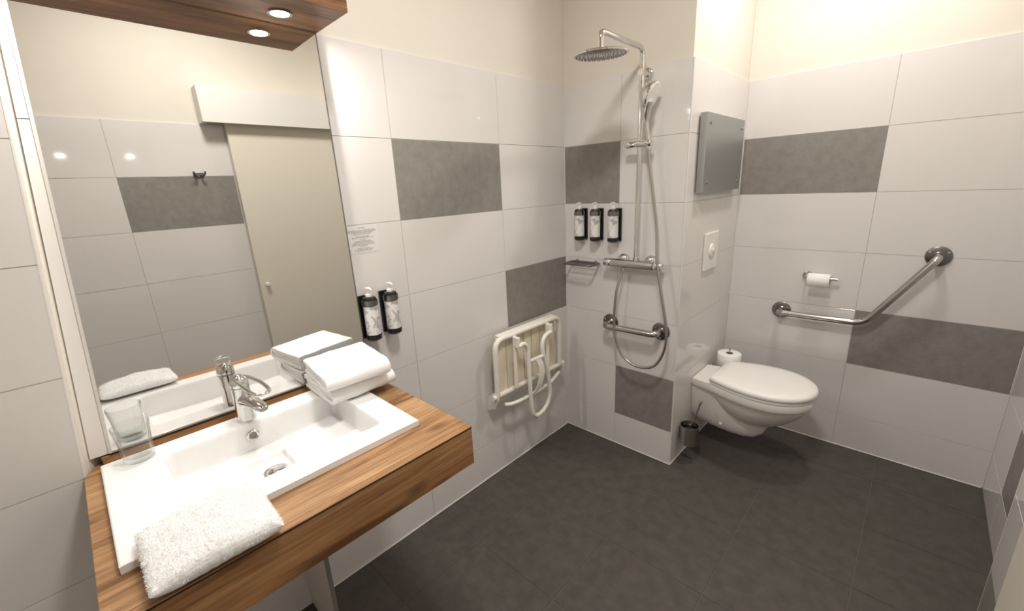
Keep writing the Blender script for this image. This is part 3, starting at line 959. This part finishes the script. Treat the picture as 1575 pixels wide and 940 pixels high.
leg = [(0.118, 1.338, 0.735), (0.122, 1.366, 0.742), (0.124, 1.392, 0.715), (0.126, 1.396, 0.650), (0.128, 1.400, 0.480), (0.126, 1.412, 0.350), (0.124, 1.432, 0.312), (0.122, 1.468, 0.300), (0.122, 1.515, 0.312), (0.122, 1.550, 0.345), (0.124, 1.566, 0.410), (0.126, 1.545, 0.540), (0.126, 1.515, 0.640), (0.124, 1.513, 0.700), (0.122, 1.540, 0.735), (0.118, 1.590, 0.742)]
part('swing_leg', newtube(catmull(leg, 5), 0.0115, 12), M_CREAM, st, True)
for y, z in ((1.462, 0.292), (1.508, 0.300)):
    part('foot_stud', newlathe([(0.0, 0.0), (0.009, 0.0), (0.009, 0.014), (0.0, 0.014)], (0.122, y, z - 0.012), (0, 0, 1), 12), M_CREAM, st, True)
part('spreader', newtube([(0.126, 1.404, 0.636), (0.126, 1.522, 0.632)], 0.0095, 12), M_CREAM, st, True)
str_rings = []
for x, y, z in catmull([(0.130, 1.462, 0.640), (0.138, 1.482, 0.585), (0.138, 1.480, 0.520), (0.125, 1.462, 0.455), (0.100, 1.430, 0.420)], 5):
    str_rings.append([(x - 0.003, y - 0.020, z), (x + 0.003, y - 0.020, z), (x + 0.003, y + 0.020, z), (x - 0.003, y + 0.020, z)])
part('link_strap', loft(bmesh.new(), str_rings), M_CREAM, st, 50)
part('lower_strut', newtube(catmull([(0.074, 1.258, 0.432), (0.090, 1.31, 0.424), (0.094, 1.42, 0.420), (0.090, 1.60, 0.424), (0.070, 1.72, 0.445)], 5), 0.0105, 12), M_CREAM, st, True)

# ------------------------------------------------------------------ access panel and flush plate on the pillar side
ap = thing('access_panel', 'brushed metal access panel fixed on the pillar above the flush plate', 'panel', (XC, 2.26, 1.43))
part('sheet', newbox((XC + 0.006, 1.988, 1.436), (XC + 0.038, 2.520, 1.786), 0.0015), M_BRUSH, ap)
part('spacer', newbox((XC + 0.0005, 2.03, 1.47), (XC + 0.0058, 2.48, 1.75)), M_DARK, ap)
for y in (2.030, 2.478):
    for z in (1.480, 1.742):
        part('screw', newlathe([(0.0, 0.003), (0.0055, 0.0025), (0.0065, 0.0), (0.0, 0.0)], (XC + 0.0381, y, z), (1, 0, 0), 12), M_DSTEEL, ap, True)
fp = thing('flush_plate', 'white square flush plate with round button above the toilet', 'flush plate', (XC, 2.25, 1.03))
part('plate', newbox((XC + 0.0006, 2.158, 1.030), (XC + 0.012, 2.346, 1.226), 0.003), M_WHITEP, fp)
bt = part('button', newlathe([(0.0, 0.008), (0.030, 0.0075), (0.036, 0.005), (0.038, 0.0), (0.0, 0.0)], (XC + 0.0121, 2.252, 1.130), (1, 0, 0)), M_WHITEP, fp, True)
part('small_button', newlathe([(0.0, 0.004), (0.012, 0.0035), (0.014, 0.0), (0.0, 0.0)], (XC + 0.0202, 2.252, 1.130), (1, 0, 0)), M_TRIM, bt, True)

# ------------------------------------------------------------------ toilet
TYC = 2.252
tl = thing('toilet', 'white wall-hung toilet with closed lid beside the tiled pillar', 'toilet', (XC + 0.28, TYC, 0.14))
def outline(u):
    """half width of the rim at distance u from the wall"""
    if u < 0.10:
        return 0.115 + 0.02 * u / 0.10
    t = (u - 0.10) / (0.562 - 0.10)
    base = 0.135 + 0.062 * math.sin(min(1.0, t / 0.5) * math.pi / 2)
    if t > 0.5:
        base = 0.197 * math.sqrt(max(0.0, 1 - ((t - 0.5) / 0.5) ** 2.3))
    return base

def toilet_section(u, w, zb_, topz, pw, nar):
    ring = []
    for k in range(25):
        a = math.pi * k / 24
        c, s_ = math.cos(a), math.sin(a)
        zz = topz - (topz - zb_) * (s_ ** 0.72)
        f = (topz - zz) / (topz - zb_)
        ring.append((XC + u, TYC + w * (abs(c) ** pw) * (1 if c >= 0 else -1) * (1 - nar * f ** 1.3), zz))
    return ring

def toilet_body():
    bm = bmesh.new()
    topz = 0.396
    us = [0.13, 0.16, 0.20, 0.25, 0.30, 0.35, 0.40, 0.44, 0.475, 0.505, 0.525, 0.538]
    bt_ = [0.300, 0.255, 0.225, 0.212, 0.212, 0.222, 0.242, 0.266, 0.294, 0.322, 0.348, 0.368]
    loft(bm, [toilet_section(u, max(0.01, outline(u) * 0.93), b, topz, 0.62, 0.35) for u, b in zip(us, bt_)])
    us = [0.001, 0.04, 0.09, 0.15, 0.21, 0.27, 0.32, 0.355, 0.375]
    bt_ = [0.165, 0.150, 0.140, 0.133, 0.129, 0.130, 0.142, 0.172, 0.215]
    ws = [0.108, 0.110, 0.114, 0.118, 0.118, 0.113, 0.100, 0.080, 0.050]
    loft(bm, [toilet_section(u, w, b, topz, 0.42, 0.22) for u, b, w in zip(us, bt_, ws)])
    return bm

part('bowl', toilet_body(), M_TOILET, tl, 60)

def outline_loop(scale, u0, u1, n=36, tip=0.0):
    us = [u0 + (u1 - u0) * (1 - math.cos(math.pi * k / n)) / 2 for k in range(n + 1)]
    r = [(XC + u, TYC - outline(min(u, 0.5619)) * scale) for u in us]
    l = [(XC + u, TYC + outline(min(u, 0.5619)) * scale) for u in reversed(us)]
    return r + l

def slab(loop, prof):
    """prof: list of (inset scale, z)"""
    cx = sum(p[0] for p in loop) / len(loop)
    cy = sum(p[1] for p in loop) / len(loop)
    return loft(bmesh.new(), [[(cx + (x - cx) * s, cy + (y - cy) * s, z) for x, y in loop] for s, z in prof])

part('rim', slab(outline_loop(1.0, 0.001, 0.552), [(0.965, 0.385), (0.99, 0.392), (1.0, 0.402), (1.0, 0.426), (0.988, 0.432), (0.9, 0.433)]), M_TOILET, tl, 50)
ll = outline_loop(1.02, 0.100, 0.5619)
part('seat', slab(ll, [(0.965, 0.4345), (0.985, 0.436), (0.985, 0.446), (0.97, 0.4475)]), M_LID, tl, 50)
part('lid', slab(ll, [(0.985, 0.4495), (1.0, 0.453), (1.003, 0.462), (0.99, 0.471), (0.955, 0.4765), (0.80, 0.4805), (0.45, 0.4825), (0.1, 0.483)]), M_LID, tl, 40)
for s_ in (-1, 1):
    part('hinge', newtube([(XC + 0.098, TYC + s_ * 0.105, 0.442), (XC + 0.098, TYC + s_ * 0.06, 0.442)], 0.008, 12), M_STEEL, tl, True)
part('side_fixing_cap', newlathe([(0.0, 0.003), (0.007, 0.0025), (0.008, 0.0), (0.0, 0.0)], (XC + 0.17, TYC - 0.118, 0.21), (0, -1, 0.2), 14), M_WHITEP, tl, True)

# toilet brush in wall cup
BXc, BYc = 0.738, 2.000
tb = thing('toilet_brush', 'steel toilet brush cup with leaning handle on the pillar foot', 'toilet brush', (BXc, BYc, 0.115))
part('cup', newlathe([(0.0, 0.0), (0.043, 0.0), (0.046, 0.003), (0.048, 0.105), (0.0495, 0.108), (0.046, 0.108), (0.044, 0.100), (0.042, 0.012), (0.0, 0.010)], (BXc, BYc, 0.110)), M_STEEL, tb, True)
part('brush_head', newlathe([(0.0, 0.014), (0.030, 0.016), (0.036, 0.04), (0.034, 0.078), (0.012, 0.088), (0.0, 0.088)], (BXc, BYc, 0.110)), M_BLACK, tb, True)
hd_ = part('handle', newtube([(BXc + 0.002, BYc + 0.004, 0.19), (BXc + 0.020, BYc + 0.020, 0.275), (BXc + 0.036, BYc + 0.034, 0.352)], 0.0048, 10), M_STEEL, tb, True)
part('handle_knob', newlathe([(0.0, -0.006), (0.007, -0.004), (0.0085, 0.002), (0.006, 0.008), (0.0, 0.010)], (BXc + 0.037, BYc + 0.035, 0.355), (0.4, 0.36, 1), 14), M_CHROME, hd_, True)
part('wall_clip', newbox((XC + 0.0006, BYc - 0.014, 0.150), (BXc - 0.0475, BYc + 0.014, 0.200), 0.001), M_STEEL, tb)

# spare roll on upright holder behind the toilet
SRX, SRY = 0.772, 2.462
so = thing('spare_roll_holder', 'steel upright spare paper holder on the pillar behind the toilet', 'roll holder', (XC, SRY, 0.38))
part('wall_flange', newlathe([(0.0, 0.0), (0.02, 0.0), (0.02, 0.005), (0.007, 0.008)], (XC + 0.0006, SRY, 0.385), (1, 0, 0)), M_STEEL, so, True)
part('spindle', newtube(fillet([(XC + 0.006, SRY, 0.385), (SRX, SRY, 0.385), (SRX, SRY, 0.522)], 0.02, 6), 0.006, 12), M_STEEL, so, True)
part('base_disc', newlathe([(0.0, 0.0), (0.03, 0.0), (0.03, 0.003), (0.0, 0.003)], (SRX, SRY, 0.392)), M_STEEL, so, True)

def paper_roll(name, label, c, axis, L, R, r, sheet=None):
    t = thing(name, label, 'toilet roll', c)
    part('paper', newlathe([(r, 0.0), (R - 0.002, 0.0), (R, 0.002), (R, L - 0.002), (R - 0.002, L), (r, L), (r, 0.0)], c, axis, 40), M_PAPER, t, 50)
    part('core', newlathe([(r - 0.0008, 0.001), (r - 0.0001, 0.001), (r - 0.0001, L - 0.001), (r - 0.0008, L - 0.001), (r - 0.0008, 0.001)], c, axis, 30), M_CARD, t, 50)
    return t

paper_roll('toilet_roll', 'full white toilet roll standing upright behind the toilet', (SRX, SRY, 0.3955), (0, 0, 1), 0.100, 0.064, 0.020)

# wall paper holder on the back wall
hx, hy, hz = 1.070, YD, 0.962
ph = thing('toilet_roll_holder', 'chrome toilet paper arm on the wall above the angled grab bar', 'roll holder', (hx, hy, hz))
part('flange', newlathe([(0.0, 0.0), (0.023, 0.0), (0.023, 0.005), (0.010, 0.009), (0.0, 0.009)], (hx, hy - 0.0006, hz), (0, -1, 0)), M_STEEL, ph, True)
part('arm', newtube(fillet([(hx, hy - 0.008, hz), (hx, hy - 0.062, hz), (hx + 0.142, hy - 0.062, hz)], 0.012, 6), 0.0078, 12), M_STEEL, ph, True)
paper_roll('toilet_roll', 'small used toilet roll on the chrome arm above the grab bar', (hx + 0.012, hy - 0.062, hz - 0.0125), (1, 0, 0), 0.098, 0.036, 0.021)

# ------------------------------------------------------------------ sliding door seen in the mirror
dr_ = thing('sliding_door', 'cream sliding door leaf hanging in front of the tiled wall', 'door', (XN, 1.25, 0.0))
part('leaf', newbox((XN - 0.045, 0.745, 0.010), (XN - 0.006, 1.400, 2.020), 0.002), M_DOOR, dr_)
part('knob', newlathe([(0.0, 0.030), (0.011, 0.029), (0.015, 0.022), (0.011, 0.012), (0.007, 0.008), (0.009, 0.0), (0.0, 0.0)], (XN - 0.0455, 0.786, 0.985), (-1, 0, 0)), M_WHITEP, dr_, True)
tc_ = thing('door_track_cover', 'white box cover over the sliding door track', 'track cover', (XN, 1.6, 2.000))
part('front_board', newbox((XN - 0.100, 0.620, 2.000), (XN - 0.084, 1.760, 2.200)), M_COVER, tc_)
part('top_board', newbox((XN - 0.0838, 0.620, 2.186), (XN + TH - 0.0005, 1.760, 2.200)), M_COVER, tc_)
part('end_board', newbox((XN - 0.0838, 0.620, 2.000), (XN - 0.0005, 0.644, 2.1855)), M_COVER, tc_)
hk = thing('robe_hook', 'steel double robe hook above the grey tile by the sliding door', 'hook', (XN, 0.554, 1.706))
part('plate', newbox((XN - 0.008, 0.527, 1.693), (XN - 0.0006, 0.581, 1.721), 0.002), M_DSTEEL, hk)
for s_ in (-1, 1):
    part('prong', newtube(catmull([(XN - 0.006, 0.554 + s_ * 0.012, 1.706), (XN - 0.028, 0.554 + s_ * 0.018, 1.698), (XN - 0.042, 0.554 + s_ * 0.026, 1.710), (XN - 0.046, 0.554 + s_ * 0.030, 1.724)], 5), 0.0055, 10), M_DSTEEL, hk, True)
